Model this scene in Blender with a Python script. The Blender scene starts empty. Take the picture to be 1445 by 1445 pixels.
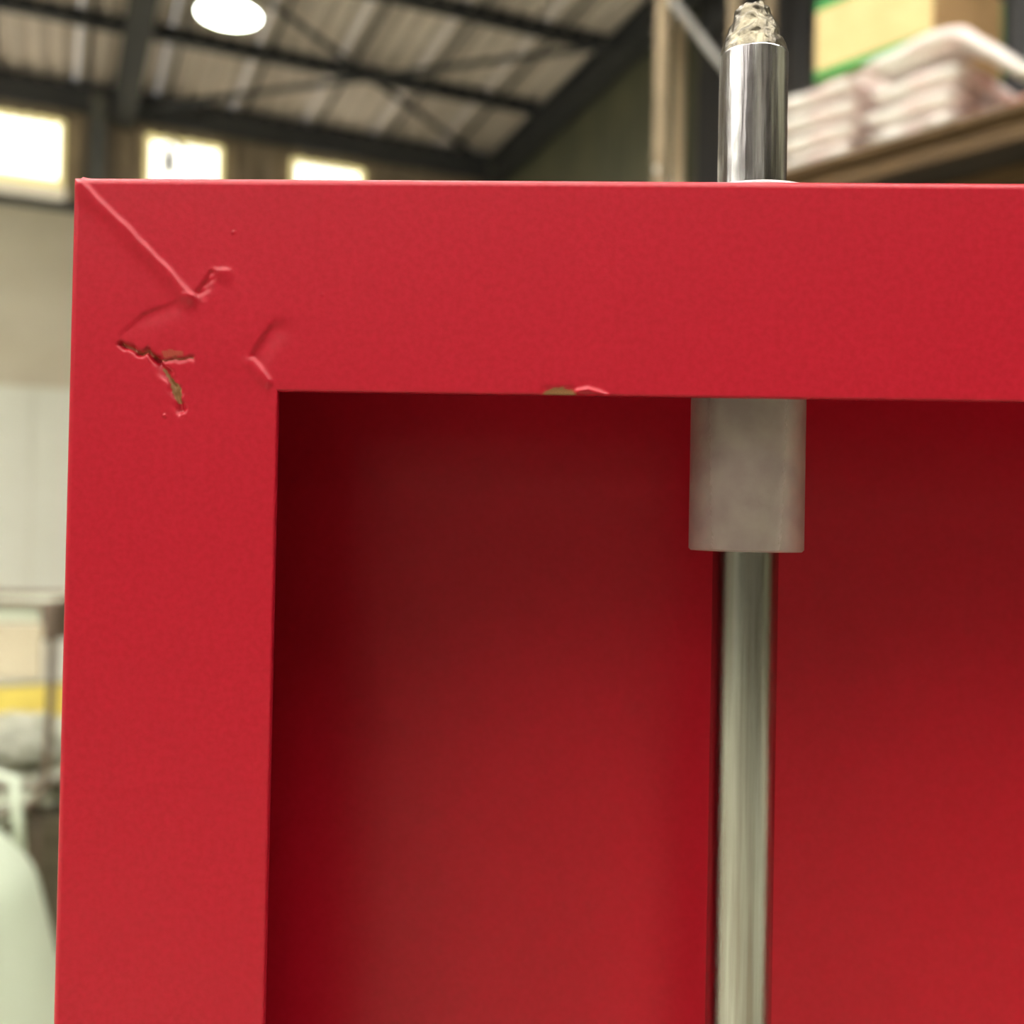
import bpy, bmesh, math, random
import numpy as np
from mathutils import Vector, Matrix, noise
random.seed(7)
S = bpy.context.scene
COL = S.collection
PI = math.pi

# ------------------------------------------------------------------ camera
cam_d = bpy.data.cameras.new('camera')
cam = bpy.data.objects.new('camera', cam_d); COL.objects.link(cam); S.camera = cam
CAM = Vector((0.08408, -0.17614, 1.60139))
yaw, pitch, roll = -0.041377, 0.013047, 0.019411
fwd = Vector((math.sin(yaw)*math.cos(pitch), math.cos(yaw)*math.cos(pitch), math.sin(pitch)))
rt = Vector((math.cos(yaw), -math.sin(yaw), 0)); up = rt.cross(fwd)
r2 = rt*math.cos(roll)+up*math.sin(roll); u2 = -rt*math.sin(roll)+up*math.cos(roll)
M = Matrix((r2, u2, -fwd)).transposed().to_4x4(); M.translation = CAM
cam.matrix_world = M
cam_d.sensor_width = 36; cam_d.lens = 36*1480/1445
cam_d.clip_start = 0.01; cam_d.clip_end = 300
cam_d.dof.use_dof = True; cam_d.dof.focus_distance = 0.181; cam_d.dof.aperture_fstop = 13.5

# ------------------------------------------------------------------ world, exposure
W = bpy.data.worlds.new('world'); S.world = W; W.use_nodes = True
bgn = W.node_tree.nodes['Background']
bgn.inputs[0].default_value = (0.93, 0.97, 1.0, 1); bgn.inputs[1].default_value = 1.0
S.view_settings.view_transform = 'Standard'; S.view_settings.look = 'None'
S.view_settings.exposure = 0.45; S.view_settings.gamma = 1.0; S.view_settings.use_curve_mapping = False
S.cycles.use_denoising = True
S.cycles.max_bounces = 6; S.cycles.diffuse_bounces = 4; S.cycles.glossy_bounces = 3
S.cycles.transmission_bounces = 6; S.cycles.sample_clamp_indirect = 6

def srgb(r, g, b):
    f = lambda v: (v/255/12.92) if v/255 <= 0.04045 else ((v/255+0.055)/1.055)**2.4
    return (f(r), f(g), f(b), 1)

# ------------------------------------------------------------------ hall frame: t along the long wall (from the far corner towards us), s away from it
AZ = 1.104808
D_ = Vector((math.sin(AZ), math.cos(AZ), 0)); E_ = Vector((math.cos(AZ), -math.sin(AZ), 0))
K_ = Vector((-0.6494, 12.0, 0))
EAVE = 5.87; SL = 0.081; RIDGE = 11.0; LEN = 17.0; WID = 22.0; PS = 1.38
def H(t, s, z=0.0):
    return K_ - D_*t + E_*s + Vector((0, 0, z))
def roofz(s):
    return EAVE + SL*(s if s <= RIDGE else 2*RIDGE-s)
HALL = Matrix((-D_, E_, Vector((0, 0, 1)))).transposed().to_4x4(); HALL.translation = K_   # local (t, s, z)

# ------------------------------------------------------------------ materials
def mat(name, color, rough=0.5, metal=0.0, noise_s=None, col2=None, bump=0.0, bscale=50, spec=0.5, coat=0, stretch=None, lo=0.35, hi=0.65, detail=4, trans=0, sss=0, emit=None, estr=0, bdist=0.001):
    m = bpy.data.materials.new(name); m.use_nodes = True
    N = m.node_tree.nodes; L = m.node_tree.links; b = N['Principled BSDF']
    b.inputs['Base Color'].default_value = color; b.inputs['Roughness'].default_value = rough
    b.inputs['Metallic'].default_value = metal; b.inputs['Specular IOR Level'].default_value = spec
    b.inputs['Coat Weight'].default_value = coat; b.inputs['Transmission Weight'].default_value = trans
    if sss:
        b.inputs['Subsurface Weight'].default_value = sss; b.inputs['Subsurface Scale'].default_value = 0.004
    if emit:
        b.inputs['Emission Color'].default_value = emit; b.inputs['Emission Strength'].default_value = estr
    tc = N.new('ShaderNodeTexCoord'); mp = N.new('ShaderNodeMapping'); L.new(tc.outputs['Object'], mp.inputs[0])
    if stretch: mp.inputs['Scale'].default_value = stretch
    if noise_s and col2:
        n = N.new('ShaderNodeTexNoise'); n.inputs['Scale'].default_value = noise_s; n.inputs['Detail'].default_value = detail
        L.new(mp.outputs[0], n.inputs['Vector'])
        r = N.new('ShaderNodeValToRGB'); r.color_ramp.elements[0].position = lo; r.color_ramp.elements[1].position = hi
        r.color_ramp.elements[0].color = color; r.color_ramp.elements[1].color = col2
        L.new(n.outputs['Fac'], r.inputs[0]); L.new(r.outputs[0], b.inputs['Base Color'])
    if bump:
        n2 = N.new('ShaderNodeTexNoise'); n2.inputs['Scale'].default_value = bscale; n2.inputs['Detail'].default_value = 3
        L.new(mp.outputs[0], n2.inputs['Vector'])
        bp = N.new('ShaderNodeBump'); bp.inputs['Strength'].default_value = bump; bp.inputs['Distance'].default_value = bdist
        L.new(n2.outputs['Fac'], bp.inputs['Height']); L.new(bp.outputs[0], b.inputs['Normal'])
    return m

RED = (0.30, 0.0028, 0.012, 1); RED2 = (0.335, 0.004, 0.016, 1)
m_red = mat('red_powder_coat', RED, 0.42, noise_s=900, col2=RED2, bump=0.55, bscale=650, bdist=0.00006, spec=0.27)
# worn spots: bare primer where the attribute 'bare' is 1
def add_bare(m):
    N = m.node_tree.nodes; L = m.node_tree.links; b = N['Principled BSDF']
    at = N.new('ShaderNodeAttribute'); at.attribute_name = 'bare'
    mx = N.new('ShaderNodeMix'); mx.data_type = 'RGBA'
    src = b.inputs['Base Color'].links[0].from_socket
    nz = N.new('ShaderNodeTexNoise'); nz.inputs['Scale'].default_value = 1500
    rr = N.new('ShaderNodeValToRGB'); rr.color_ramp.elements[0].color = srgb(80, 46, 24); rr.color_ramp.elements[1].color = srgb(150, 108, 68)
    L.new(nz.outputs['Fac'], rr.inputs[0])
    L.new(at.outputs['Fac'], mx.inputs['Factor']); L.new(src, mx.inputs['A']); L.new(rr.outputs[0], mx.inputs['B'])
    L.new(mx.outputs['Result'], b.inputs['Base Color'])
add_bare(m_red)
m_panel = mat('red_powder_coat_panel', (0.34, 0.0020, 0.011, 1), 0.34, noise_s=900, col2=(0.37, 0.003, 0.014, 1), bump=0.5, bscale=650, bdist=0.00005, spec=0.25)
m_rod = mat('zinc_steel', (0.50, 0.50, 0.48, 1), 0.18, 1.0, noise_s=30, col2=(0.30, 0.27, 0.235, 1), stretch=(16, 16, 0.5), bump=0.6, bscale=900, bdist=0.00003)
m_rodtop = mat('scored_steel', (0.66, 0.65, 0.64, 1), 0.24, 1.0, noise_s=26, col2=(0.25, 0.235, 0.235, 1), stretch=(16, 16, 0.7), bump=0.7, bscale=60, bdist=0.0003, lo=0.42, hi=0.6)  # scoring, plus stripes of reflected surroundings put into the colour
m_tip = mat('ground_steel', (0.17, 0.15, 0.105, 1), 0.34, 1.0, noise_s=420, col2=(0.07, 0.06, 0.045, 1), bump=1.0, bscale=420, bdist=0.0006)
m_nylon = mat('white_nylon', (0.21, 0.145, 0.14, 1), 0.5, noise_s=200, col2=(0.27, 0.205, 0.18, 1), bump=0.5, bscale=700, bdist=0.00012, sss=0.0, trans=0.3)
m_steel = mat('dark_structural_steel', srgb(60, 61, 66), 0.6, noise_s=2, col2=srgb(74, 74, 76))
m_rafter = mat('grey_rafter_paint', srgb(98, 98, 97), 0.5, noise_s=2, col2=srgb(112, 110, 104))
m_roof = mat('roof_sheet', srgb(236, 222, 214), 0.5, noise_s=1.4, col2=srgb(216, 202, 194), stretch=(1, 0.3, 1))
m_wclad = mat('wall_cladding', srgb(168, 150, 130), 0.6, noise_s=3, col2=srgb(146, 130, 112))
m_plaster = mat('plaster', srgb(232, 222, 200), 0.8, noise_s=1.2, col2=srgb(218, 207, 184), bump=0.3, bscale=12)
m_white = mat('white_wall_panel', srgb(248, 247, 234), 0.7, noise_s=1.0, col2=srgb(240, 239, 224))  # paler than the plaster: brighter light low on the wall put into colour
m_olive = mat('olive_cladding', srgb(112, 110, 88), 0.6, noise_s=2, col2=srgb(98, 98, 80))
m_char = mat('charcoal_door_sheet', srgb(58, 56, 56), 0.6, noise_s=2, col2=srgb(44, 43, 47))
m_olive2 = mat('rear_wall_sheet', srgb(120, 118, 104), 0.7, noise_s=1, col2=srgb(104, 102, 90))
m_floor = mat('concrete_floor', srgb(172, 172, 152), 0.5, noise_s=0.8, col2=srgb(150, 150, 132), bump=0.2, bscale=20)
m_winfr = mat('window_frame_cream', srgb(232, 222, 176), 0.5, noise_s=5, col2=srgb(220, 208, 160))
m_edge = mat('yellowed_pane_edge', srgb(240, 226, 150), 0.5, noise_s=5, col2=srgb(230, 214, 130), emit=(1.0, 0.86, 0.42, 1), estr=0.55)  # yellow glow round the bright panes put in as an emissive rim
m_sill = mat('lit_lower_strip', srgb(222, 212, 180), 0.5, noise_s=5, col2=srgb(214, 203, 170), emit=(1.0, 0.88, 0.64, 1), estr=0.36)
m_pane = mat('lit_fibreglass_pane', (0.9, 0.9, 0.85, 1), 0.4, noise_s=3, col2=(0.8, 0.8, 0.72, 1), emit=(1.0, 0.97, 0.86, 1), estr=1.8)
m_sky = mat('translucent_roof_sheet', (0.9, 0.92, 0.9, 1), 0.4, noise_s=2, col2=(0.85, 0.88, 0.85, 1), emit=(1.0, 0.97, 0.91, 1), estr=15.0)  # glow of roof sheets out of view, front-slope ones added for brightness
m_lens = mat('lamp_lens', (0.95, 0.95, 0.95, 1), 0.3, noise_s=3, col2=(0.9, 0.9, 0.9, 1), emit=(0.95, 1.0, 0.93, 1), estr=12.0)
m_lampb = mat('lamp_housing', srgb(200, 205, 150), 0.4, 0.2, noise_s=8, col2=srgb(180, 186, 140))
m_dirt = mat('brown_dirt', srgb(90, 70, 36), 0.8, noise_s=9, col2=srgb(70, 56, 30))
m_post = mat('cream_rack_post', srgb(164, 144, 116), 0.5, noise_s=5, col2=srgb(148, 130, 104))
m_brace = mat('galvanised_brace', srgb(240, 238, 235), 0.4, 0.2, noise_s=8, col2=srgb(186, 180, 172))
m_pipe = mat('tan_pipe', srgb(252, 228, 190), 0.5, noise_s=4, col2=srgb(244, 216, 178))
m_wood = mat('plywood', srgb(110, 84, 52), 0.7, noise_s=6, col2=srgb(90, 68, 42), stretch=(1, 8, 8))
m_wood2 = mat('dark_wood', srgb(60, 48, 38), 0.8, noise_s=6, col2=srgb(44, 36, 30), stretch=(1, 8, 8))  # rear board's dark colour carries the deep shade under the shelf
m_carton = mat('carton', srgb(222, 196, 140), 0.8, noise_s=9, col2=srgb(212, 186, 130))
m_carton2 = mat('carton_side', srgb(170, 136, 92), 0.8, noise_s=9, col2=srgb(160, 126, 84))
m_green = mat('green_tape', srgb(12, 150, 62), 0.4, noise_s=12, col2=srgb(16, 136, 58))
m_bag = mat('white_film_bag', srgb(244, 238, 230), 0.26, noise_s=7, col2=srgb(240, 214, 208), bump=0.6, bscale=30, bdist=0.02, lo=.42, hi=.68)
m_pink = mat('pink_film_bag', srgb(240, 178, 166), 0.35, noise_s=7, col2=srgb(226, 158, 146), bump=0.4, bscale=24, bdist=0.02)
m_sack = mat('pale_green_sack', srgb(200, 208, 188), 0.6, noise_s=3, col2=srgb(188, 198, 176), bump=0.3, bscale=14, bdist=0.01)
m_film = mat('crumpled_film', srgb(186, 185, 165), 0.35, noise_s=6, col2=srgb(146, 146, 128), bump=0.6, bscale=14, bdist=0.03)
m_crate = mat('brown_crate_board', srgb(106, 96, 76), 0.8, noise_s=5, col2=srgb(88, 80, 62), stretch=(1, 1, 8))
m_tube = mat('bronze_tube', srgb(108, 90, 74), 0.5, 0.1, noise_s=8, col2=srgb(90, 76, 64))
m_tray = mat('grey_green_plate', srgb(192, 198, 176), 0.5, noise_s=4, col2=srgb(178, 184, 162))
m_yellow = mat('yellow_paint', srgb(250, 226, 110), 0.5, noise_s=4, col2=srgb(228, 202, 98))
m_board = mat('beige_panel', srgb(184, 172, 146), 0.7, noise_s=4, col2=srgb(172, 160, 134))

# ------------------------------------------------------------------ object helpers
def tag(o, label=None, cat=None, group=None, kind=None):
    if label: o['label'] = label
    if cat: o['category'] = cat
    if group: o['group'] = group
    if kind: o['kind'] = kind
    return o
def empty(name, loc, rz=0.0, **kw):
    o = bpy.data.objects.new(name, None); COL.objects.link(o); o.location = loc; o.rotation_euler = (0, 0, rz)
    o.empty_display_size = 0.05
    return tag(o, **kw)
def link(name, me, m, parent=None, smooth=False, **kw):
    if not me.materials: me.materials.append(m)
    if smooth:
        me.polygons.foreach_set('use_smooth', [True]*len(me.polygons))
    o = bpy.data.objects.new(name, me); COL.objects.link(o)
    if parent: o.parent = parent
    return tag(o, **kw)
def mesh(name, vs, fs):
    me = bpy.data.meshes.new(name); me.from_pydata([tuple(v) for v in vs], [], fs); me.update(); return me
def bm_mesh(bm, name='m', bevel=0.0, seg=1):
    if bevel:
        bmesh.ops.bevel(bm, geom=list(bm.edges), offset=bevel, segments=seg, affect='EDGES', profile=0.5)
    bmesh.ops.recalc_face_normals(bm, faces=bm.faces)
    me = bpy.data.meshes.new(name); bm.to_mesh(me); bm.free(); return me
def box(bm, lo, hi, mx=None):
    lo = Vector(lo); hi = Vector(hi); c = (lo+hi)/2; s = hi-lo
    r = bmesh.ops.create_cube(bm, size=1.0, matrix=(mx or Matrix())@Matrix.Translation(c)@Matrix.Diagonal((s.x, s.y, s.z, 1)))
    return r['verts']
def boxm(lo, hi, bevel=0.0, seg=1):
    bm = bmesh.new(); box(bm, lo, hi); return bm_mesh(bm, 'box', bevel, seg)
def bar_matrix(a, b):
    a = Vector(a); b = Vector(b); d = (b-a); z = d.normalized()
    q = z.to_track_quat('Z', 'Y'); return Matrix.Translation(a)@q.to_matrix().to_4x4(), d.length
def lathe(prof, n=32, cap=True):
    vs = []; fs = []
    for r, z in prof:
        for i in range(n):
            a = 2*PI*i/n; vs.append((r*math.cos(a), r*math.sin(a), z))
    for j in range(len(prof)-1):
        for i in range(n):
            k = (i+1) % n; fs.append((j*n+i, j*n+k, (j+1)*n+k, (j+1)*n+i))
    if cap:
        fs.append(tuple(range(n-1, -1, -1))); fs.append(tuple((len(prof)-1)*n+i for i in range(n)))
    me = mesh('lathe', vs, fs); return me
def tube(pts, r, n=10):
    pts = [Vector(p) for p in pts]; vs = []; fs = []
    up0 = None
    for i, p in enumerate(pts):
        t = (pts[min(i+1, len(pts)-1)]-pts[max(i-1, 0)]).normalized()
        if up0 is None: up0 = t.orthogonal().normalized()
        x = (up0-t*up0.dot(t)).normalized(); up0 = x; y = t.cross(x)
        for k in range(n):
            a = 2*PI*k/n; vs.append(p+x*r*math.cos(a)+y*r*math.sin(a))
    for i in range(len(pts)-1):
        for k in range(n):
            j = (k+1) % n; fs.append((i*n+k, i*n+j, (i+1)*n+j, (i+1)*n+k))
    fs.append(tuple(range(n-1, -1, -1))); fs.append(tuple((len(pts)-1)*n+k for k in range(n)))
    return mesh('tube', vs, fs)
def hall_obj(name, me, m, parent=None, **kw):          # a mesh given in hall coordinates (t, s, z)
    o = link(name, me, m, parent, **kw)
    if parent is None: o.matrix_world = HALL
    return o

# ------------------------------------------------------------------ the hall shell
def corrugated(t0, t1, w, pitch, amp, f):
    """strip along t with a sine profile; f(t, off, k) gives the point for edge k in (0, 1)"""
    n = max(2, int(round((t1-t0)/pitch*6)))
    vs = []; fs = []
    for i in range(n+1):
        t = t0+(t1-t0)*i/n
        off = amp*(1 if (math.sin(2*PI*t/pitch) > 0.35) else (-1 if math.sin(2*PI*t/pitch) < -0.35 else 0))
        for k in (0, 1): vs.append(f(t, off, k))
        for k in (0, 1): vs.append(f(t, off+w, k))
    for i in range(n):
        a = 4*i; b = 4*i+4
        fs += [(a, a+1, b+1, b), (a+2, b+2, b+3, a+3), (a, b, b+2, a+2), (a+1, a+3, b+3, b+1)]
    fs += [(0, 2, 3, 1), (4*n, 4*n+1, 4*n+3, 4*n+2)]
    return mesh('sheet', vs, fs)

floor = link('floor', boxm((-30, -30, -0.2), (30, 30, 0)), m_floor, kind='structure', label='pale grey concrete hall floor')
# ceiling: an empty-free root mesh (ridge capping) that carries sheets, purlins, rafters and braces
ceiling = hall_obj('ceiling', boxm((0, RIDGE-0.25, roofz(RIDGE)+0.06), (LEN, RIDGE+0.25, roofz(RIDGE)+0.11)), m_roof, kind='structure', label='corrugated metal roof on dark steel purlins and rafters')
SW = 0.762
nsh = int(LEN/SW)+1
mesh_a = corrugated(0.004, SW-0.004, 0.008, 0.1905, 0.034, lambda t, o, k: (t, (-0.15, RIDGE)[k], roofz((-0.15, RIDGE)[k])+0.05+o))
mesh_b = corrugated(0.004, SW-0.004, 0.008, 0.1905, 0.034, lambda t, o, k: (t, (RIDGE, WID)[k], roofz((RIDGE, WID)[k])+0.05+o))
SK0, SK1 = RIDGE+0.3, 15.6
def sheet(s0, s1): return corrugated(0.004, SW-0.004, 0.008, 0.1905, 0.034, lambda t, o, k: (t, (s0, s1)[k], roofz((s0, s1)[k])+0.05+o))
mesh_c = sheet(SK1, WID); mesh_d = sheet(RIDGE, SK1)                  # rear slope: opaque part, skylight part
mesh_e = sheet(-0.15, 6.2); mesh_f = sheet(6.2, RIDGE)                # front slope: opaque part, unseen glowing part added to brighten wall and roof
for me in (mesh_a, mesh_b):
    for i in range(nsh):
        sky = (me is mesh_b and i % 3 == 1) or (me is mesh_a and i >= 5 and i % 3 == 2)
        if sky:
            o = hall_obj('roof_sheet', mesh_c if me is mesh_b else mesh_e, m_roof, ceiling); o.location = (i*SW, 0, 0)
            o = hall_obj('skylight_sheet', mesh_d if me is mesh_b else mesh_f, m_sky, ceiling)
        else:
            o = hall_obj('roof_sheet', me, m_roof, ceiling)
        o.location = (i*SW, 0, 0)
def cee(L, h, w, th=0.006):           # cold formed C section along +X, web to the left, top at z=0
    vs = []; prof = [(0, 0), (w, 0), (w, -0.02), (w-th, -0.02), (w-th, -th), (th, -th), (th, -h+th), (w-th, -h+th), (w-th, -h+0.02), (w, -h+0.02), (w, -h), (0, -h)]
    n = len(prof)
    for x in (0, L):
        for y, z in prof: vs.append((x, y, z))
    fs = [(i, (i+1) % n, n+(i+1) % n, n+i) for i in range(n)]
    fs += [tuple(range(n-1, -1, -1)), tuple(range(n, 2*n))]
    return mesh('cee', vs, fs)
pm = cee(LEN, 0.13, 0.085)
for k in range(int(WID/PS)+1):
    s = k*PS
    o = hall_obj('purlin', pm, m_steel, ceiling); o.location = (0, s-0.03, roofz(s)+0.025)
def ibeam(L, h, w, tf=0.012, tw=0.009):    # along +X, top at z=0
    prof = [(-w/2, 0), (w/2, 0), (w/2, -tf), (tw/2, -tf), (tw/2, -h+tf), (w/2, -h+tf), (w/2, -h), (-w/2, -h), (-w/2, -h+tf), (-tw/2, -h+tf), (-tw/2, -tf), (-w/2, -tf)]
    n = len(prof); vs = [(x, y, z) for x in (0, L) for y, z in prof]
    fs = [(i, (i+1) % n, n+(i+1) % n, n+i) for i in range(n)]
    fs += [tuple(range(n-1, -1, -1)), tuple(range(n, 2*n))]
    return mesh('ibeam', vs, fs)
half = math.hypot(RIDGE, RIDGE*SL)
rm = ibeam(half, 0.26, 0.20)
th = math.atan(SL)
for i, t in enumerate((0.14, 4.13, 8.3, 12.45, 16.6)):
    for sgn in (0, 1):
        o = hall_obj('rafter', rm, m_steel if i == 0 else m_rafter, ceiling)
        if sgn == 0:
            o.location = (t, 0, roofz(0)-0.105); o.rotation_euler = (0, -th, PI/2)
            o.rotation_euler = Matrix(((0, 1, 0), (1, 0, 0), (0, 0, 1))).to_euler() if False else (0, 0, 0)
            R = Matrix.Rotation(PI/2, 4, 'Z')@Matrix.Rotation(-th, 4, 'Y')
        else:
            o.location = (t, WID, roofz(WID)-0.105)
            R = Matrix.Rotation(-PI/2, 4, 'Z')@Matrix.Rotation(-th, 4, 'Y')
        o.rotation_euler = R.to_euler()
# sag rods between purlins and the cross bracing of the two end bays
for i in range(22):
    t = 0.62+0.775*i
    if abs(t-4.13) < 0.2: continue
    for s0, s1 in ((0.05, RIDGE), (RIDGE, WID-0.05)):
        hall_obj('sag_rod', tube([(t, s0, roofz(s0)-0.02), (t, s1, roofz(s1)-0.02)], 0.017, 6), m_steel, ceiling)
def brace(a, b, drop=0.1):
    hall_obj('cross_brace', tube([(a[0], a[1], roofz(a[1])-drop), (b[0], b[1], roofz(b[1])-drop)], 0.030, 8), m_steel, ceiling)
for s0 in (0.0, 3*PS+0.1, 6*PS+0.1):
    brace((0.1, s0), (4.05, s0+3.05)); brace((4.1, s0+0.0), (0.1, s0+3.05), 0.16)

# long wall on the left: plaster up to the clerestory, corrugated cladding above it
ZB = 4.66
wall_left = hall_obj('wall_left', boxm((-0.3, -0.25, 0), (LEN, 0, ZB)), m_plaster, kind='structure', label='cream plastered long wall below the clerestory')
WINS = [(4.66, 5.46), (3.14, 3.90), (1.62, 2.42), (6.2, 7.0), (7.7, 8.5), (9.2, 10.0), (10.7, 11.5), (12.2, 13.0)]
WZ0, WZ1 = 4.86, 5.48
# cladding pieces between and above the windows
edges = sorted(WINS); cuts = [-0.2]
for a, b in edges: cuts += [a, b]
cuts.append(LEN)
def clad(t0, t1, z0, z1):
    me = corrugated(t0, t1, 0.006, 0.19, 0.016, lambda t, o, k: (t, -0.05-o, (z0, z1)[k]))
    hall_obj('cladding_sheet', me, m_wclad, wall_left)
for i in range(0, len(cuts)-1, 2): clad(cuts[i], cuts[i+1], ZB, EAVE+0.06)
for a, b in edges: clad(a, b, WZ1+0.03, EAVE+0.06)
hall_obj('eaves_beam', boxm((0, 0.0, EAVE-0.20), (LEN, 0.10, EAVE-0.04)), m_steel, wall_left)
hall_obj('girt', boxm((0, 0.0, 5.60), (LEN, 0.07, 5.67)), m_steel, wall_left)
hall_obj('ledge', boxm((0, -0.02, ZB-0.05), (LEN, 0.07, ZB+0.03)), m_steel, wall_left)
for t in (0.14, 4.36, 8.3, 12.45, 16.6):
    o = hall_obj('column', ibeam(ZB+1.1, 0.18, 0.16), m_rafter, wall_left)
    o.location = (t, 0.19, 0); o.rotation_euler = (Matrix.Rotation(-PI/2, 4, 'Y')@Matrix.Rotation(PI/2, 4, 'X')).to_euler()
    R = Matrix(((0, 1, 0, 0), (0, 0, 1, 0), (1, 0, 0, 0), (0, 0, 0, 1)))   # X->Z, Y->t, Z->s
    o.rotation_euler = R.to_euler()
hall_obj('ledge', boxm((0, 0.0, 2.86), (LEN, 0.045, 2.93)), m_plaster, wall_left)
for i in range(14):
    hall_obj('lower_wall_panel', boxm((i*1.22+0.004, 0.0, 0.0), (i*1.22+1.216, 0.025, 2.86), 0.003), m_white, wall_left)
# clerestory windows
for i, (a, b) in enumerate(WINS):
    root = empty('window_%d' % (i+1), (0, 0, 0), kind='structure')
    root.matrix_world = HALL
    bm = bmesh.new()
    fr = 0.05
    box(bm, (a, -0.06, WZ0), (a+fr, 0.03, WZ1)); box(bm, (b-fr, -0.06, WZ0), (b, 0.03, WZ1))
    box(bm, (a+fr, -0.06, WZ0), (b-fr, 0.03, WZ0+fr))
    link('window_frame', bm_mesh(bm, 'fr'), m_edge, root)  # frame glows too: the yellow rim of the bright pane put into it
    # corrugated translucent pane, wavy top edge
    me = corrugated(a+fr, b-fr, 0.004, 0.127, 0.012, lambda t, o, k: (t, -0.03-o, WZ0+fr if k == 0 else WZ1-0.025+o*1.2))
    me_e = corrugated(a, b, 0.006, 0.127, 0.012, lambda t, o, k: (t, -0.028-o, (WZ1-0.03 if k == 0 else WZ1+0.03)+o*1.2))
    link('pane_edge', me_e, m_edge, root)
    link('pane', me, m_pane, root)
    link('window_sill', boxm((a-0.02, -0.05, WZ0-0.14), (b+0.02, 0.04, WZ0-0.025), 0.008), m_sill, root)  # the strip's brightness is put in as weak emission
    if i == 1:   # the broken pane of the second window: brown strip and a dirt hole
        vs = [(3.71, 0.0, 5.40), (3.67, 0.0, 5.43), (3.62, 0, 5.33), (3.62, 0, 5.14), (3.69, 0, 5.11), (3.74, 0, 5.22)]
        n = len(vs); v2 = vs+[(x, y+0.012, z) for x, y, z in vs]
        fs = [tuple(range(n)), tuple(range(2*n-1, n-1, -1))]+[(k, (k+1) % n, n+(k+1) % n, n+k) for k in range(n)]
        link('torn_strip', mesh('torn', v2, fs), m_dirt, root)
        v3 = []
        for k in range(14):
            r = 0.085 if k % 2 == 0 else 0.035
            v3.append((3.36+r*math.cos(k*PI/7), 0.0, 5.26+r*math.sin(k*PI/7)))
        n = 14; v2 = v3+[(x, y+0.012, z) for x, y, z in v3]
        fs = [tuple(range(n)), tuple(range(2*n-1, n-1, -1))]+[(k, (k+1) % n, n+(k+1) % n, n+k) for k in range(n)]
        link('hole_patch', mesh('hole', v2, fs), m_dirt, root)
        link('loose_strip', tube([(3.66, 0.01, 5.50), (3.58, 0.012, 5.42), (3.50, 0.01, 5.40)], 0.018, 6), m_brace, root)

# gable end wall: olive sheets, and a large charcoal sliding door further along
wall_back = hall_obj('wall_back', boxm((-0.25, -0.25, 0), (-0.05, WID, 0.4)), m_plaster, kind='structure', label='olive corrugated gable end wall')
i = 0; s = -0.1
while s < WID:
    s1 = min(s+0.9, WID)
    z1 = min(roofz(s), roofz(s1))+0.05
    me = corrugated(s, s1+0.012, 0.006, 0.15, 0.016, lambda t, o, k: (-0.03-o-0.004*(i % 2), t, (0.4, z1)[k]))
    hall_obj('cladding_sheet', me, m_olive, wall_back); s = s1; i += 1
door1 = empty('door_1', (0, 0, 0), kind='structure', label='large charcoal sheet sliding door on the end wall'); door1.matrix_world = HALL
for i in range(8):
    s0 = 4.16+i*0.8
    link('door_sheet', corrugated(s0, s0+0.79, 0.01, 0.2, 0.012, lambda t, o, k: (0.06-o, t, (0.02, 5.86)[k])), m_char, door1)
link('door_rail', boxm((0.02, 4.1, 5.52), (0.09, 10.4, 5.66)), m_steel, door1)
pipe = hall_obj('drain_pipe', tube([(0.12, 3.98, 0.0), (0.12, 3.98, 6.0)], 0.045, 12), m_pipe, smooth=True,
                label='tan vertical drain pipe on the olive end wall, thinner of the two uprights', cat='pipe')
pb = pipe

wall_right = hall_obj('wall_right', boxm((-0.3, WID, 0), (LEN, WID+0.2, roofz(WID)+0.1)), m_olive2, kind='structure', label='long wall behind the photographer')
wall_front = hall_obj('wall_front', boxm((LEN, -0.2, 0), (LEN+0.2, WID+0.2, roofz(RIDGE)+0.1)), m_olive2, kind='structure', label='gable end wall behind the photographer')
for i, (a, b, z0, z1) in enumerate(((10.9, 11.8, 2.35, 3.15), (5.0, 6.4, 4.2, 5.2), (7.5, 8.9, 4.2, 5.2), (10.6, 12.0, 4.2, 5.2), (13.2, 14.6, 4.2, 5.2))):
    root = empty('window_%d' % (i+10), (0, 0, 0), kind='structure'); root.matrix_world = HALL
    bm = bmesh.new()
    box(bm, (a-.04, WID-.05, z0-.04), (a, WID, z1+.04)); box(bm, (b, WID-.05, z0-.04), (b+.04, WID, z1+.04))
    box(bm, (a, WID-.05, z1), (b, WID, z1+.04)); box(bm, (a, WID-.05, z0-.04), (b, WID, z0))
    link('window_frame', bm_mesh(bm), m_winfr, root)
    link('pane', boxm((a, WID-.03, z0), (b, WID-.02, z1)), m_pane, root)

# ------------------------------------------------------------------ high-bay lamps
def lamp(loc, label, r=0.205):
    root = empty('high_bay_lamp', loc, label=label, cat='lamp', group='round high-bay lamps under the roof')
    link('lens', lathe([(0.001, 0.0), (r*0.97, 0.0), (r*0.97, 0.012), (0.001, 0.012)], 40), m_lens, root)
    link('rim', lathe([(r*0.975, -0.004), (r, -0.004), (r, 0.03), (r*0.9, 0.05), (r*0.85, 0.02), (r*0.975, 0.014)], 40, cap=False), m_lampb, root, smooth=True)
    link('housing', lathe([(r*0.92, 0.02), (r*0.8, 0.06), (r*0.45, 0.09), (r*0.4, 0.17), (r*0.2, 0.2), (0.012, 0.21)], 32), m_lampb, root, smooth=True)
    v = Vector(loc)-K_; s = v.dot(E_)
    hz = roofz(s)-loc[2]
    link('cable', tube([(0, 0, 0.2), (0, 0, hz)], 0.008, 6), m_steel, root)
    return root
lamp((-2.125, 6.6, 4.93), 'glowing round high-bay lamp hanging under the roof at upper left')
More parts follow.
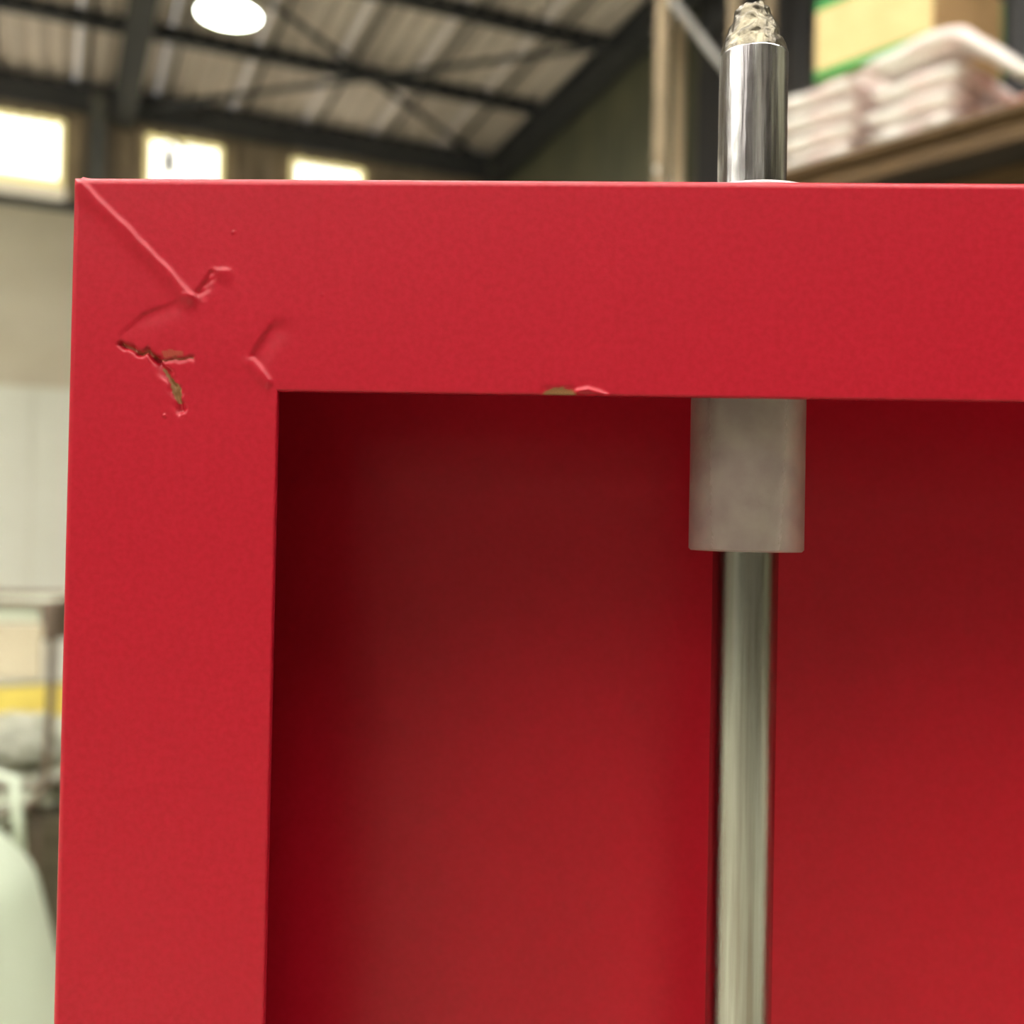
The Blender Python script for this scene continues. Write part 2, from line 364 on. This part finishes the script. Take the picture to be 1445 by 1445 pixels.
lamp((-1.0, -6.5, 2.12+3.0), 'round high-bay lamp hanging behind the photographer')
lamp((3.6, -3.5, 5.1), 'round high-bay lamp hanging behind and right of the photographer')

# ------------------------------------------------------------------ red door in the foreground
WF = 36.5; DW = 450.0; DH = 1660.0; DD = 50.0     # mm
def seg_d(x, z, a, b):
    ax, az = a; bx, bz = b; dx, dz = bx-ax, bz-az; L2 = dx*dx+dz*dz
    t = np.clip(((x-ax)*dx+(z-az)*dz)/L2, 0, 1)
    px, pz = ax+t*dx, az+t*dz
    d = np.hypot(x-px, z-pz); side = ((x-ax)*(-dz)+(z-az)*dx)/math.sqrt(L2)/(d+0.08)
    return d, side
def poly_d(x, z, pts):
    D = None
    for a, b in zip(pts[:-1], pts[1:]):
        d, s = seg_d(x, z, a, b)
        if D is None: D, SS = d, s
        else:
            k = d < D; D = np.where(k, d, D); SS = np.where(k, s, SS)
    return D, SS
def jag(x, z, f=2.2):
    return 0.5*np.sin(x*f*1.3+z*f*0.7)+0.5*np.sin(x*f*0.6-z*f*1.9+1.3)
def ridge(x, z, pts, h, wl, wr):
    """wl: width on the left side of travel (side>0), wr: on the right"""
    d, s = poly_d(x, z, pts)
    w = wr+(wl-wr)*(0.5+0.5*np.clip(s, -1, 1))
    return h*np.exp(-(d/w)**2)
def plateau(x, z, cx, cz, rx, rz, h):
    q = np.hypot((x-cx)/rx, (z-cz)/rz)
    return h/(1+np.exp((q-1)*9))
CR1 = [(9.4, -28.8), (11.1, -29.5), (12.9, -30.5), (13.9, -29.9), (15.7, -31.5)]
CR2 = [(15.6, -31.7), (16.9, -33.2), (17.9, -34.7), (19.1, -36.8), (19.5, -38.5), (20.1, -39.9)]
CR3 = [(16.0, -31.5), (18.5, -31.35), (21.8, -31.0)]
def hgt(x0, z0):
    j = jag(x0, z0); jl = jag(x0, z0, 0.7)
    x = x0; z = z0
    h = ridge(x+0.10*np.sin(0.9*z), z+0.06*np.sin(1.7*x), [(1.6, -1.4), (6.0, -5.5), (13.0, -12.2), (18.2, -17.4), (21.3, -20.6)], 0.55, 0.55, 1.7)
    h = h+ridge(x, z, [(20.4, -20.4), (21.9, -20.5)], 0.18, 0.5, 1.0)
    h = h-ridge(x, z, [(22.6, -19.8), (23.7, -18.3), (24.6, -16.6)], 0.42*(1+0.25*j), 0.42, 1.1)
    h = h+ridge(x, z, [(25.4, -16.3), (27.2, -16.3)], 0.36, 0.6, 1.5)
    h = h-ridge(x+.2*jl, z, [(18.3, -22.0), (15.5, -23.1), (13.4, -24.0), (11.8, -25.2), (10.7, -26.4)], 0.20*(1+0.3*jl), 2.4, 0.45)
    x = x0+0.14*np.sin(2.6*z0+0.9*x0); z = z0+0.14*np.sin(2.3*x0-0.8*z0)+0.05*np.sin(5.3*x0)
    h = h-ridge(x, z, CR1, 0.85*(1+0.3*j), 0.40, 0.55)
    h = h-ridge(x, z, CR2, 0.85, 0.6+0.15*j, 0.9)
    h = h-ridge(x, z, CR3, 0.40, 0.26, 0.5)
    x = x0; z = z0
    h = h-ridge(x, z, [(35.4, -26.0), (33.9, -28.1), (33.0, -29.6), (32.4, -30.6)], 0.42, 2.4, 0.6)
    h = h+ridge(x, z, [(32.2, -31.5), (33.3, -32.7), (34.9, -34.7)], 0.50, 0.5, 1.4)
    h = h+0.30*np.exp(-(((x-19.2)/0.35)**2+((z+36.4)/0.6)**2))
    h = h+plateau(x, z, 25.5, -25.5, 9.5, 8.0, 0.10)
    # torn lip on the lower edge of the top rail
    h = h+ridge(x, z, [(87.4, -35.9), (89.2, -35.6), (91.0, -36.1), (92.6, -36.9)], 0.5, 0.5, 0.45)
    h = h-0.35*np.exp(-(((x-84.3)/3.0)**4+((z+36.6)/1.5)**4))
    # little nicks
    for cx, cz, hh in ((28.4, -9.5, .12), (17.2, -41.0, .2), (63.7, -4.7, -.25), (20.1, -40.6, .25), (44.0, -20.0, .05)):
        h = h+hh*np.exp(-((x-cx)**2+(z-cz)**2)/0.12)
    return h
def bare(x, z):
    j = jag(x, z, 3.1)
    d2, _ = poly_d(x, z, [(16.6, -33.0), (18.0, -34.8), (19.1, -36.6), (19.5, -38.4)])
    wid = 0.35+0.75*np.exp(-((x-19.0)**2+(z+36.8)**2)/2.6)
    b = np.clip((wid+0.15*j-d2)*5, 0, 1)
    q = np.hypot((x-18.3)/2.0, (z+30.4)/0.75); b = np.maximum(b, np.clip((1-q+0.25*j)*2.0, 0, 0.40))
    d1, _ = poly_d(x, z, CR1); b = np.maximum(b, np.clip((0.34-d1)*4, 0, 0.55))
    d3, _ = poly_d(x, z, CR3); b = np.maximum(b, np.clip((0.18-d3)*5, 0, 0.7))
    q = np.hypot((x-84.4)/3.1, (z+36.7)/(1.55+0.2*j)); b = np.maximum(b, np.clip((1-q)*6, 0, 1))
    return b
def profile(step):
    """(a, y, na, ny) rows from the back edge round the bend, over the face and back behind the flange"""
    R = 1.5; rows = [(0, DD, -1, 0), (0, 12, -1, 0), (0, 4, -1, 0)]
    for k in range(9):
        q = PI/2*k/8; rows.append((R-R*math.cos(q), R-R*math.sin(q), -math.cos(q), -math.sin(q)))
    n = int(round((WF-0.4-R)/step))
    for k in range(1, n+1): rows.append((R+(WF-0.4-R)*k/n, 0, 0, -1))
    for k in range(1, 5):
        q = PI/2*k/4; rows.append((WF-0.4+0.4*math.sin(q), 0.4-0.4*math.cos(q), math.sin(q), -math.cos(q)))
    rows += [(WF, 1.3, 1, 0), (WF, 1.5, .7, .7), (WF-0.2, 1.5, 0, 1), (2.2, 1.5, 0, 1), (1.5, 2.2, .7, .7), (1.5, DD-1.5, 1, 0)]
    return rows
def member(name, length, mapf, step, fine, parent, m, coarse=None, **kw):
    """mapf(l, a) -> (X, Z) in mm from the top left corner of the door"""
    rows = profile(step)
    ls = set([0.0, length])
    for a, b, st in fine:
        v = a
        while v < b+1e-6: ls.add(round(v, 4)); v += st
    v = 0
    while v < length: 
        if not any(a-1e-6 <= v <= b+1e-6 for a, b, _ in fine): ls.add(float(v))
        v += 10
    ls = np.array(sorted(ls)); nc = len(ls); nr = len(rows)
    A = np.array([r[0] for r in rows])[:, None]; Y = np.array([r[1] for r in rows])[:, None]
    NA = np.array([r[2] for r in rows])[:, None]; NY = np.array([r[3] for r in rows])[:, None]
    Lg = np.clip(ls[None, :], A, length-A)
    X, Z = mapf(Lg, A+0*Lg)
    facing = np.clip(-(NY+0*Lg), 0, 1)*(Y < 1.6)
    h = hgt(X, Z)*facing
    e = 0.02
    gx = (hgt(X+e, Z)-hgt(X-e, Z))/(2*e); gz = (hgt(X, Z+e)-hgt(X, Z-e))/(2*e)
    # direction of +a in X, Z
    x1, z1 = mapf(Lg*0+100., A*0+Lg*0+1.); x0, z0 = mapf(Lg*0+100., A*0+Lg*0)
    dax, daz = x1-x0, z1-z0
    nx = NA*dax-gx*facing; nz = NA*daz-gz*facing; ny = NY+0*Lg
    nl = np.sqrt(nx**2+ny**2+nz**2); nx, ny, nz = nx/nl, ny/nl, nz/nl
    P = np.stack([X, Y-h, Z+0*X], -1).reshape(-1, 3)*1e-3
    # ragged lower lip of the rail where it is torn
    fs = []
    at = lambda j, i: j*nc+i
    for j in range(nr-1):
        la, lb = Lg[j], Lg[j+1]
        for i in range(nc-1):
            a, b, c, d = at(j, i), at(j, i+1), at(j+1, i+1), at(j+1, i)
            ta = la[i+1]-la[i] > 1e-6; tb = lb[i+1]-lb[i] > 1e-6
            if ta and tb: fs.append((a, b, c, d))
            elif ta: fs.append((a, b, c))
            elif tb: fs.append((a, c, d))
    used = np.zeros(len(P), bool)
    for f in fs:
        for v in f: used[v] = True
    idx = -np.ones(len(P), int); idx[used] = np.arange(used.sum())
    P = P[used]; fs = [tuple(int(idx[v]) for v in f) for f in fs]
    Nn = np.stack([nx, ny, nz], -1).reshape(-1, 3)[used]
    bv = (bare(X, Z+0*X)*(facing > 0.05)).reshape(-1)[used]
    # orient faces along the wanted normals
    f0 = fs[len(fs)//2]; p0, p1, p2 = (P[f0[k]] for k in range(3))
    if np.dot(np.cross(p1-p0, p2-p0), Nn[f0[0]]) < 0: fs = [tuple(reversed(f)) for f in fs]
    me = bpy.data.meshes.new(name); me.from_pydata(P.tolist(), [], fs); me.update()
    me.polygons.foreach_set('use_smooth', [True]*len(me.polygons))
    me.normals_split_custom_set_from_vertices(Nn.tolist())
    att = me.attributes.new('bare', 'FLOAT', 'POINT'); att.data.foreach_set('value', bv.astype(np.float32))
    o = link(name, me, m, parent, **kw)
    return o
DOOR_TOP = 1.66
door = empty('cabinet_door', (0, 0, 0), label='red powder-coated sheet-metal door with folded frame and recessed panel, filling the foreground', cat='door')
offs = (0, 0, DOOR_TOP)
o1 = member('top_rail', DW, lambda l, a: (l, -a), 0.25, [(0, 46, 0.25), (78, 96, 0.3)], door, m_red); o1.location = offs
o2 = member('side_stile', DH, lambda l, a: (a, -l), 0.25, [(0, 46, 0.25)], door, m_red); o2.location = offs
o3 = member('side_stile', DH, lambda l, a: (DW-a, -l), 4, [], door, m_red); o3.location = offs
o4 = member('bottom_rail', DW, lambda l, a: (l, -DH+a), 4, [], door, m_red); o4.location = offs
link('recessed_panel', boxm((0.0012, DD/1000-0.0016, 0.0012), (DW/1000-0.0012, DD/1000, DOOR_TOP-0.0012)), m_panel, door, label='recessed flat red back sheet')
# tiny upturned burr of coating on the outer corner
bm = bmesh.new(); bmesh.ops.create_icosphere(bm, subdivisions=3, radius=0.0011)
for v in bm.verts:
    v.co *= 1+0.25*noise.noise(v.co*1800)
    v.co.x *= 1.5
bo = link('corner_burr', bm_mesh(bm), m_red, door, smooth=True, label='pale rounded burr on the outer corner'); bo.location = (0.0016, 0.0016, DOOR_TOP-0.0009)

# nylon guide bush and the locking rod
RX, RY = 0.1189, 0.017
me = lathe([(0.0064, -0.0620), (0.0099, -0.0624), (0.0103, -0.0620), (0.0103, -0.004), (0.0103, 0.0001), (0.0134, 0.0001), (0.0134, 0.0010), (0.0130, 0.0014), (0.0064, 0.0014)], 64, cap=False)
me.flip_normals()
bush = link('guide_bush', me, m_nylon, door, smooth=False, label='translucent white nylon guide bush around the rod'); bush.location = (RX, RY, DOOR_TOP)
me.polygons.foreach_set('use_smooth', [True]*len(me.polygons))
rod = empty('locking_rod', (RX, RY, DOOR_TOP-0.62), label='round steel locking rod running up through the red door frame', cat='rod')
def rough_rod(z0, z1, r, nz, n=64, amp=0.0, r_top=None):
    vs = []; fs = []
    for j in range(nz+1):
        z = z0+(z1-z0)*j/nz
        for i in range(n):
            a = 2*PI*i/n; rr = r*(1+amp*noise.noise(Vector((math.cos(a)*5, math.sin(a)*5, z*260))))
            vs.append((rr*math.cos(a), rr*math.sin(a), z))
    for j in range(nz):
        for i in range(n):
            k = (i+1) % n; fs.append((j*n+i, j*n+k, (j+1)*n+k, (j+1)*n+i))
    fs.append(tuple(range(n-1, -1, -1))); fs.append(tuple(nz*n+i for i in range(n)))
    return mesh('rod', vs, fs)
link('shaft', rough_rod(0.0, 0.62-0.004, 0.0059, 30), m_rod, rod, smooth=True)
link('upper_shaft', rough_rod(0.62-0.004, 0.62+0.0282, 0.0062, 130, amp=0.010), m_rodtop, rod, smooth=True, label='scored bright steel upper end')
# faceted, roughly ground taper
vs = []; fs = []; n = 72; nz = 26
for j in range(nz+1):
    u = j/nz; z = 0.62+0.0282+0.0093*u
    if u < 0.8: r = 0.0062-(0.0062-0.0033)*(u/0.8)**1.1
    else: q = (u-0.8)/0.2; r = 0.0021+0.0012*math.sqrt(max(0, 1-q*q))
    for i in range(n):
        a = 2*PI*i/n
        fac = 1+0.030*math.cos(7*a+3*math.sin(9*u))*min(1, 3*u)+0.050*noise.noise(Vector((math.cos(a)*4, math.sin(a)*4, u*7)))*min(1, 4*u)
        cx = -0.0004*u
        vs.append((cx+r*fac*math.cos(a), r*fac*math.sin(a), z+0.0005*noise.noise(Vector((math.cos(a)*3, math.sin(a)*3, u*9)))*(u > 0)))
for j in range(nz):
    for i in range(n):
        k = (i+1) % n; fs.append((j*n+i, j*n+k, (j+1)*n+k, (j+1)*n+i))
fs.append(tuple(nz*n+i for i in range(n)))
link('tapered_tip', mesh('tip', vs, fs), m_tip, rod, smooth=True, label='roughly ground yellowish tapered tip')

# ------------------------------------------------------------------ rack with bags and carton
A0 = Vector((0.960, 3.935, 0)); AZR = math.radians(138.0)
av = Vector((math.sin(AZR), math.cos(AZR), 0)); bv_ = Vector((-av.y, av.x, 0))          # b points away from us
if bv_.y < 0: bv_ = -bv_
RM = Matrix((av, bv_, Vector((0, 0, 1)))).transposed().to_4x4(); RM.translation = A0
RZ = RM.to_euler().z
def rloc(k, m_, z): return A0+av*k+bv_*m_+Vector((0, 0, z))
SH = 3.0
rack = empty('storage_rack', A0, RZ, label='tall storage rack with cream posts and plywood shelf', cat='rack')
KL = -0.68
for k in (KL, 2.1):
    for mm in (0.0, 0.50, 0.765):
        bm = bmesh.new(); box(bm, (k-0.03, mm, 0), (k+0.016, mm+0.045, 4.5))
        link('post', bm_mesh(bm, 'post', 0.004), m_post, rack)
for k in (KL, 2.1):
    for z0 in (0.5, 1.4, 2.3, 3.15, 4.0):
        flip = z0 in (1.4, 3.15)
        za, zb = (z0+0.9, z0) if not flip else (z0, z0+0.8)
        if abs(z0-3.15) < .01: za, zb = 3.99, 3.72     # the visible diagonal at the end of the rack
        if z0 > 3.9: continue
        Mx, L = bar_matrix((k, 0.0, za), (k, 0.52, zb))
        bm = bmesh.new(); box(bm, (-0.005, -0.022, 0), (0.005, 0.022, L), Mx)
        link('end_brace', bm_mesh(bm), m_brace, rack)
for zz in (SH-0.03, 1.5, 0.3, 4.35):
    for mm in (0.04, 0.49):
        link('beam', boxm((KL+0.03 if zz != SH-0.03 else KL+0.03, mm-0.01, zz-0.07), (2.07, mm+0.015, zz)), m_post if zz != SH-0.03 else m_wood, rack)
link('shelf_board', boxm((-0.20, -0.02, SH-0.022), (2.06, 0.235, SH), 0.003), m_wood, rack, label='light plywood front shelf board')
link('shelf_board', boxm((-0.20, 0.24, SH-0.022), (2.06, 0.86, SH), 0.003), m_wood2, rack, label='dark stained rear shelf board')

def pillow(lx, ly, lz, seed, nx=26, ny=18, bend=None, wr=1.0):
    vs = []; fs = []
    def idx(side, i, j): return side*(nx+1)*(ny+1)+j*(nx+1)+i
    for side in (0, 1):
        for j in range(ny+1):
            for i in range(nx+1):
                u = -1+2*i/nx; v = -1+2*j/ny
                t = ((1-abs(u)**5)*(1-abs(v)**4))
                t = max(t, 0)**0.5
                n1 = noise.noise(Vector((u*2.2+seed, v*2.2, seed*1.7+side*3)))
                n2 = noise.noise(Vector((u*5+seed, v*4, seed*2.7+side*3)))
                edge = 1-0.05*wr*noise.noise(Vector((u*3+seed*3, v*3, 0)))-0.02
                zz = (1 if side else -1)*(0.5*lz*t*(0.90+wr*(0.28*n1+0.16*n2))) 
                if not side: zz = max(zz, -0.5*lz)
                else: zz = min(zz, 0.5*lz*1.04) if wr < 1.5 else zz
                p = Vector((u*lx/2*edge, v*ly/2*edge, zz+lz/2))
                if bend: p = bend(p)
                vs.append(p)
    for j in range(ny):
        for i in range(nx):
            fs.append((idx(1, i, j), idx(1, i+1, j), idx(1, i+1, j+1), idx(1, i, j+1)))
            fs.append((idx(0, i, j), idx(0, i, j+1), idx(0, i+1, j+1), idx(0, i+1, j)))
    bm = bmesh.new(); me = mesh('pil', vs, fs); bm.from_mesh(me); bmesh.ops.remove_doubles(bm, verts=bm.verts, dist=0.0004)
    return bm_mesh(bm, 'pillow')
LT = 0.082
rows_n = ['bottom', 'second', 'third', 'top', 'fifth']
rnd = random.Random(5)
for c, (k0, k1, nlay, name) in enumerate(((-0.10, 0.28, 4, 'left'), (0.315, 0.69, 3, 'middle'))):
    for l in range(nlay):
        lx = (k1-k0)-rnd.uniform(.0, .02)
        me = pillow(lx, 0.52, LT*0.985, seed=3.1*c+7.7*l+1)
        lay = (['bottom', 'second from bottom', 'third from bottom', 'topmost'] if nlay == 4 else ['bottom', 'middle', 'topmost'])[l]
        o = link('plastic_bag', me, m_bag, None, smooth=True,
                 label='white folded plastic bag, %s of the %s stack on the shelf' % (lay, name), cat='bag', group='folded plastic bags on the plywood shelf')
        o.location = rloc((k0+k1)/2+rnd.uniform(-.012, .012), 0.265, SH+l*LT); o.rotation_euler = (0, 0, RZ+rnd.uniform(-.03, .03))
for l in range(2):
    me = pillow(0.34, 0.40, 0.085, seed=41+l*5)
    o = link('plastic_bag', me, m_pink, None, smooth=True, label='pink folded plastic bag, %s of the two under the drooping end of the large bag' % ('lower', 'upper')[l],
             cat='bag', group='folded plastic bags on the plywood shelf')
    o.location = rloc(0.885, 0.47, SH+l*0.083); o.rotation_euler = (0, 0, RZ)
for l in range(2):
    me = pillow(0.50, 0.54, 0.062, seed=61+l*5, wr=0.5)
    o = link('plastic_bag', me, m_bag, None, smooth=True, label='flat white plastic bag under the carton, %s of the pair' % ('lower', 'upper')[l],
             cat='bag', group='folded plastic bags on the plywood shelf')
    o.location = rloc(0.175, 0.545, SH+4*LT+l*0.062); o.rotation_euler = (0, 0, RZ)
# the large bag draped over the top of the stacks, its right end hanging in front of the pink pair
def drape(p):
    u = p.x
    z = 0.022*math.exp(-((u-0.0)/0.11)**2)
    q = u-0.06
    z -= 0.45*(q+math.sqrt(q*q+0.0016))
    return Vector((p.x, p.y, p.z+z+0.018))
me = pillow(0.62, 0.24, 0.072, seed=93, nx=60, ny=26, bend=drape, wr=1.5)
o = link('plastic_bag', me, m_bag, None, smooth=True, label='large white plastic bag draped over the top of the stacks, right end drooping', cat='bag', group='folded plastic bags on the plywood shelf')
o.location = rloc(0.63, 0.10, SH+3*LT+0.004); o.rotation_euler = (0, 0, RZ)

# carton standing on the left stack, green tape along its edges
BK0, BK1, BM0, BM1 = -0.07, 0.44, 0.28, 0.84
cb = SH+4*LT+0.126; bh = 0.332
box_o = empty('cardboard_box', rloc((BK0+BK1)/2, (BM0+BM1)/2, cb), RZ, label='cardboard carton with green tape along its edges standing on the bags', cat='box')
lx, ly = (BK1-BK0)/2, (BM1-BM0)/2
link('front_panel', boxm((-lx, -ly, 0), (lx, -ly+0.004, bh)), m_carton, box_o)
link('back_panel', boxm((-lx, ly-0.004, 0), (lx, ly, bh)), m_carton2, box_o)
link('side_panel', boxm((lx-0.004, -ly+0.004, 0), (lx, ly-0.004, bh)), m_carton2, box_o, label='browner side panel')
link('side_panel', boxm((-lx, -ly+0.004, 0), (-lx+0.004, ly-0.004, bh)), m_carton2, box_o)
link('bottom_panel', boxm((-lx+0.004, -ly+0.004, 0), (lx-0.004, ly-0.004, 0.004)), m_carton2, box_o)
for y0, y1 in ((-ly, -0.002), (0.002, ly)):
    link('top_flap', boxm((-lx, y0, bh), (lx, y1, bh+0.004)), m_carton2, box_o)
link('green_tape', boxm((-lx-0.001, -ly-0.001, 0), (lx-0.02, -ly, 0.042)), m_green, box_o, label='green tape along the bottom edge')
link('green_tape', boxm((-lx-0.001, -ly-0.001, bh-0.042), (lx-0.02, -ly, bh)), m_green, box_o, label='green tape along the top edge')
link('green_tape', boxm((lx, ly-0.012, 0), (lx+0.001, ly, bh)), m_green, box_o, label='green tape on the far vertical edge')

# ------------------------------------------------------------------ things seen past the left edge of the door
# yellow kerb rail on the floor before the long wall
kr = empty('yellow_kerb', tuple(H(5.3, 2.3, 0)), math.atan2(-D_.y, -D_.x), label='yellow painted kerb rail on the floor before the cream wall', cat='barrier')
link('rail', boxm((-1.6, -0.06, 0.035), (3.5, 0.06, 0.29), 0.012), m_yellow, kr)
for x in (-1.4, 0.2, 1.8, 3.2): link('foot', boxm((x-0.06, -0.08, 0), (x+0.06, 0.08, 0.036)), m_steel, kr)

# tubular trolley frame with a pale plate across the top
tl = empty('trolley', (-1.80, 3.0, 0), label='bronze tube trolley frame with grey-green top plate beside the cream wall', cat='trolley')
def arc(cx, cz, r, a0, a1, n=7): return [(cx+r*math.cos(a0+(a1-a0)*i/n), 0, cz+r*math.sin(a0+(a1-a0)*i/n)) for i in range(n+1)]
xr = 0.343
pts = [(-0.36, 0, 1.33)]+arc(xr-0.06, 1.27, 0.06, PI/2, 0)+[(xr, 0, 1.0)]+arc(xr-0.11, 0.80, 0.10, 0, -PI/2*0.75)+[(xr-0.26, 0, 0.655), (-0.36, 0, 0.64)]
tube_me = tube([(x, 0, z) for x, y, z in pts], 0.0125, 12)
link('side_tube', tube_me, m_tube, tl, smooth=True); o = link('side_tube', tube_me, m_tube, tl, smooth=True); o.location = (0, 0.42, 0)
link('top_plate', boxm((-0.38, 0.0, 1.275), (xr-0.03, 0.42, 1.325), 0.006), m_tray, tl, label='grey-green top plate')
link('corner_cap', boxm((xr-0.035, -0.02, 1.22), (xr+0.018, 0.44, 1.342), 0.012, 2), m_tube, tl)
link('back_panel', boxm((-0.38, -0.024, 1.10), (xr-0.02, -0.014, 1.272), 0.003), m_board, tl, label='beige infill panel')  # added board, stands in for the beige lower wall beyond
link('lower_deck', boxm((-0.38, 0.0, 0.62), (xr-0.2, 0.42, 0.645), 0.004), m_tray, tl)
for x in (-0.34, 0.10):
    for y in (0.0, 0.42):
        link('leg', tube([(x, y, 0.62), (x, y, 0.11)], 0.0125, 10), m_tube, tl, smooth=True)
        w = link('wheel', lathe([(0.01, -0.015), (0.05, -0.015), (0.058, -0.008), (0.058, 0.008), (0.05, 0.015), (0.01, 0.015)], 24), m_steel, tl)
        w.location = (x, y, 0.058); w.rotation_euler = (PI/2, 0, 0)

def crumple(r, seed, sub=5, amp=0.35, f=1.6, base=True):
    bm = bmesh.new(); bmesh.ops.create_icosphere(bm, subdivisions=sub, radius=1)
    for v in bm.verts:
        c = v.co.normalized()
        n_ = 1-abs(noise.noise(c*f+Vector((seed, 0, 0))))*amp*1.6+amp*0.5*(0.5-abs(noise.noise(c*f*2.7+Vector((0, seed, 0)))))
        q = c*n_
        v.co = Vector((q.x*r[0], q.y*r[1], max(q.z, -0.75 if base else -1)*r[2]))
    return bm_mesh(bm, 'crumple')
# dark brown crate of upright boards with a heap of film on it
cr = empty('brown_crate', (-2.02, 3.95, 0), 0.0, label='dark brown board crate under the crumpled film', cat='crate')
for side in range(4):
    horiz = side % 2 == 0; span = 0.9 if horiz else 0.6
    nb = 5 if horiz else 4
    for i in range(nb):
        w = span/nb; a = -span/2+i*w+0.004; b = a+w-0.008
        if side == 0: lo, hi = (a, -0.32, 0.0), (b, -0.30, 0.46)
        elif side == 2: lo, hi = (a, 0.30, 0.0), (b, 0.32, 0.46)
        elif side == 1: lo, hi = (0.45, a, 0.0), (0.47, b, 0.46)
        else: lo, hi = (-0.47, a, 0.0), (-0.45, b, 0.46)
        link('board', boxm(lo, hi), m_crate, cr)
for i in range(4): link('board', boxm((-0.47, -0.32+i*0.16+.003, 0.462), (0.47, -0.32+i*0.16+0.157, 0.482)), m_crate, cr)
hp = link('film_heap', crumple((0.46, 0.30, 0.19), 4.2, amp=0.42, f=2.4), m_film, None, smooth=True, label='heap of crumpled pale plastic film lying on the brown crate', cat='plastic film')
hp.location = (-1.99, 3.90, 0.483+0.75*0.19)
def sack(name, loc, r, h, seed, label):
    root = empty(name, loc, label=label, cat='sack', group='pale bulk sacks on the floor')
    vs = []; fs = []; n = 72; nz = 40
    for j in range(nz+1):
        u = j/nz; z = h*u
        rr = r*(0.80+0.20*math.sin(PI*min(1, u*1.05+0.08)))
        if u > 0.8: rr *= math.sqrt(max(0.0, 1-((u-0.8)/0.2)**2*0.98))
        if u < 0.08: rr *= 0.93+0.07*u/0.08
        for i in range(n):
            a = 2*PI*i/n
            sq = (abs(math.cos(a))**3.2+abs(math.sin(a))**3.2)**(-1/3.2)
            w = 1+0.03*noise.noise(Vector((math.cos(a)*2+seed, math.sin(a)*2, u*3)))+0.012*noise.noise(Vector((math.cos(a)*9+seed, math.sin(a)*9, u*3)))
            vs.append((rr*sq*w*math.cos(a), rr*sq*w*math.sin(a), z))
    for j in range(nz):
        for i in range(n):
            k = (i+1) % n; fs.append((j*n+i, j*n+k, (j+1)*n+k, (j+1)*n+i))
    fs.append(tuple(range(n-1, -1, -1))); fs.append(tuple(nz*n+i for i in range(n)))
    link('body', mesh('sack', vs, fs), m_sack, root, smooth=True)
    for sx in (-1, 1):
        for sy in (-1, 1):
            q = r*0.62
            link('strap', tube([(sx*q, sy*q, h*0.82), (sx*q*0.98, sy*q*0.9, h*1.02), (sx*q*0.6, sy*q*0.9, h*1.03), (sx*q*0.55, sy*q*0.9, h*0.95)], 0.012, 6), m_sack, root, smooth=True)
    return root
sack('bulk_sack', (-1.33, 1.85, 0), 0.405, 1.01, 2.0, 'pale green bulging bulk sack nearest the red door, on the concrete floor')
sack('bulk_sack', (-1.80, 2.62, 0), 0.33, 0.80, 9.0, 'pale bulk sack partly hidden behind the bulging sack nearest the door')
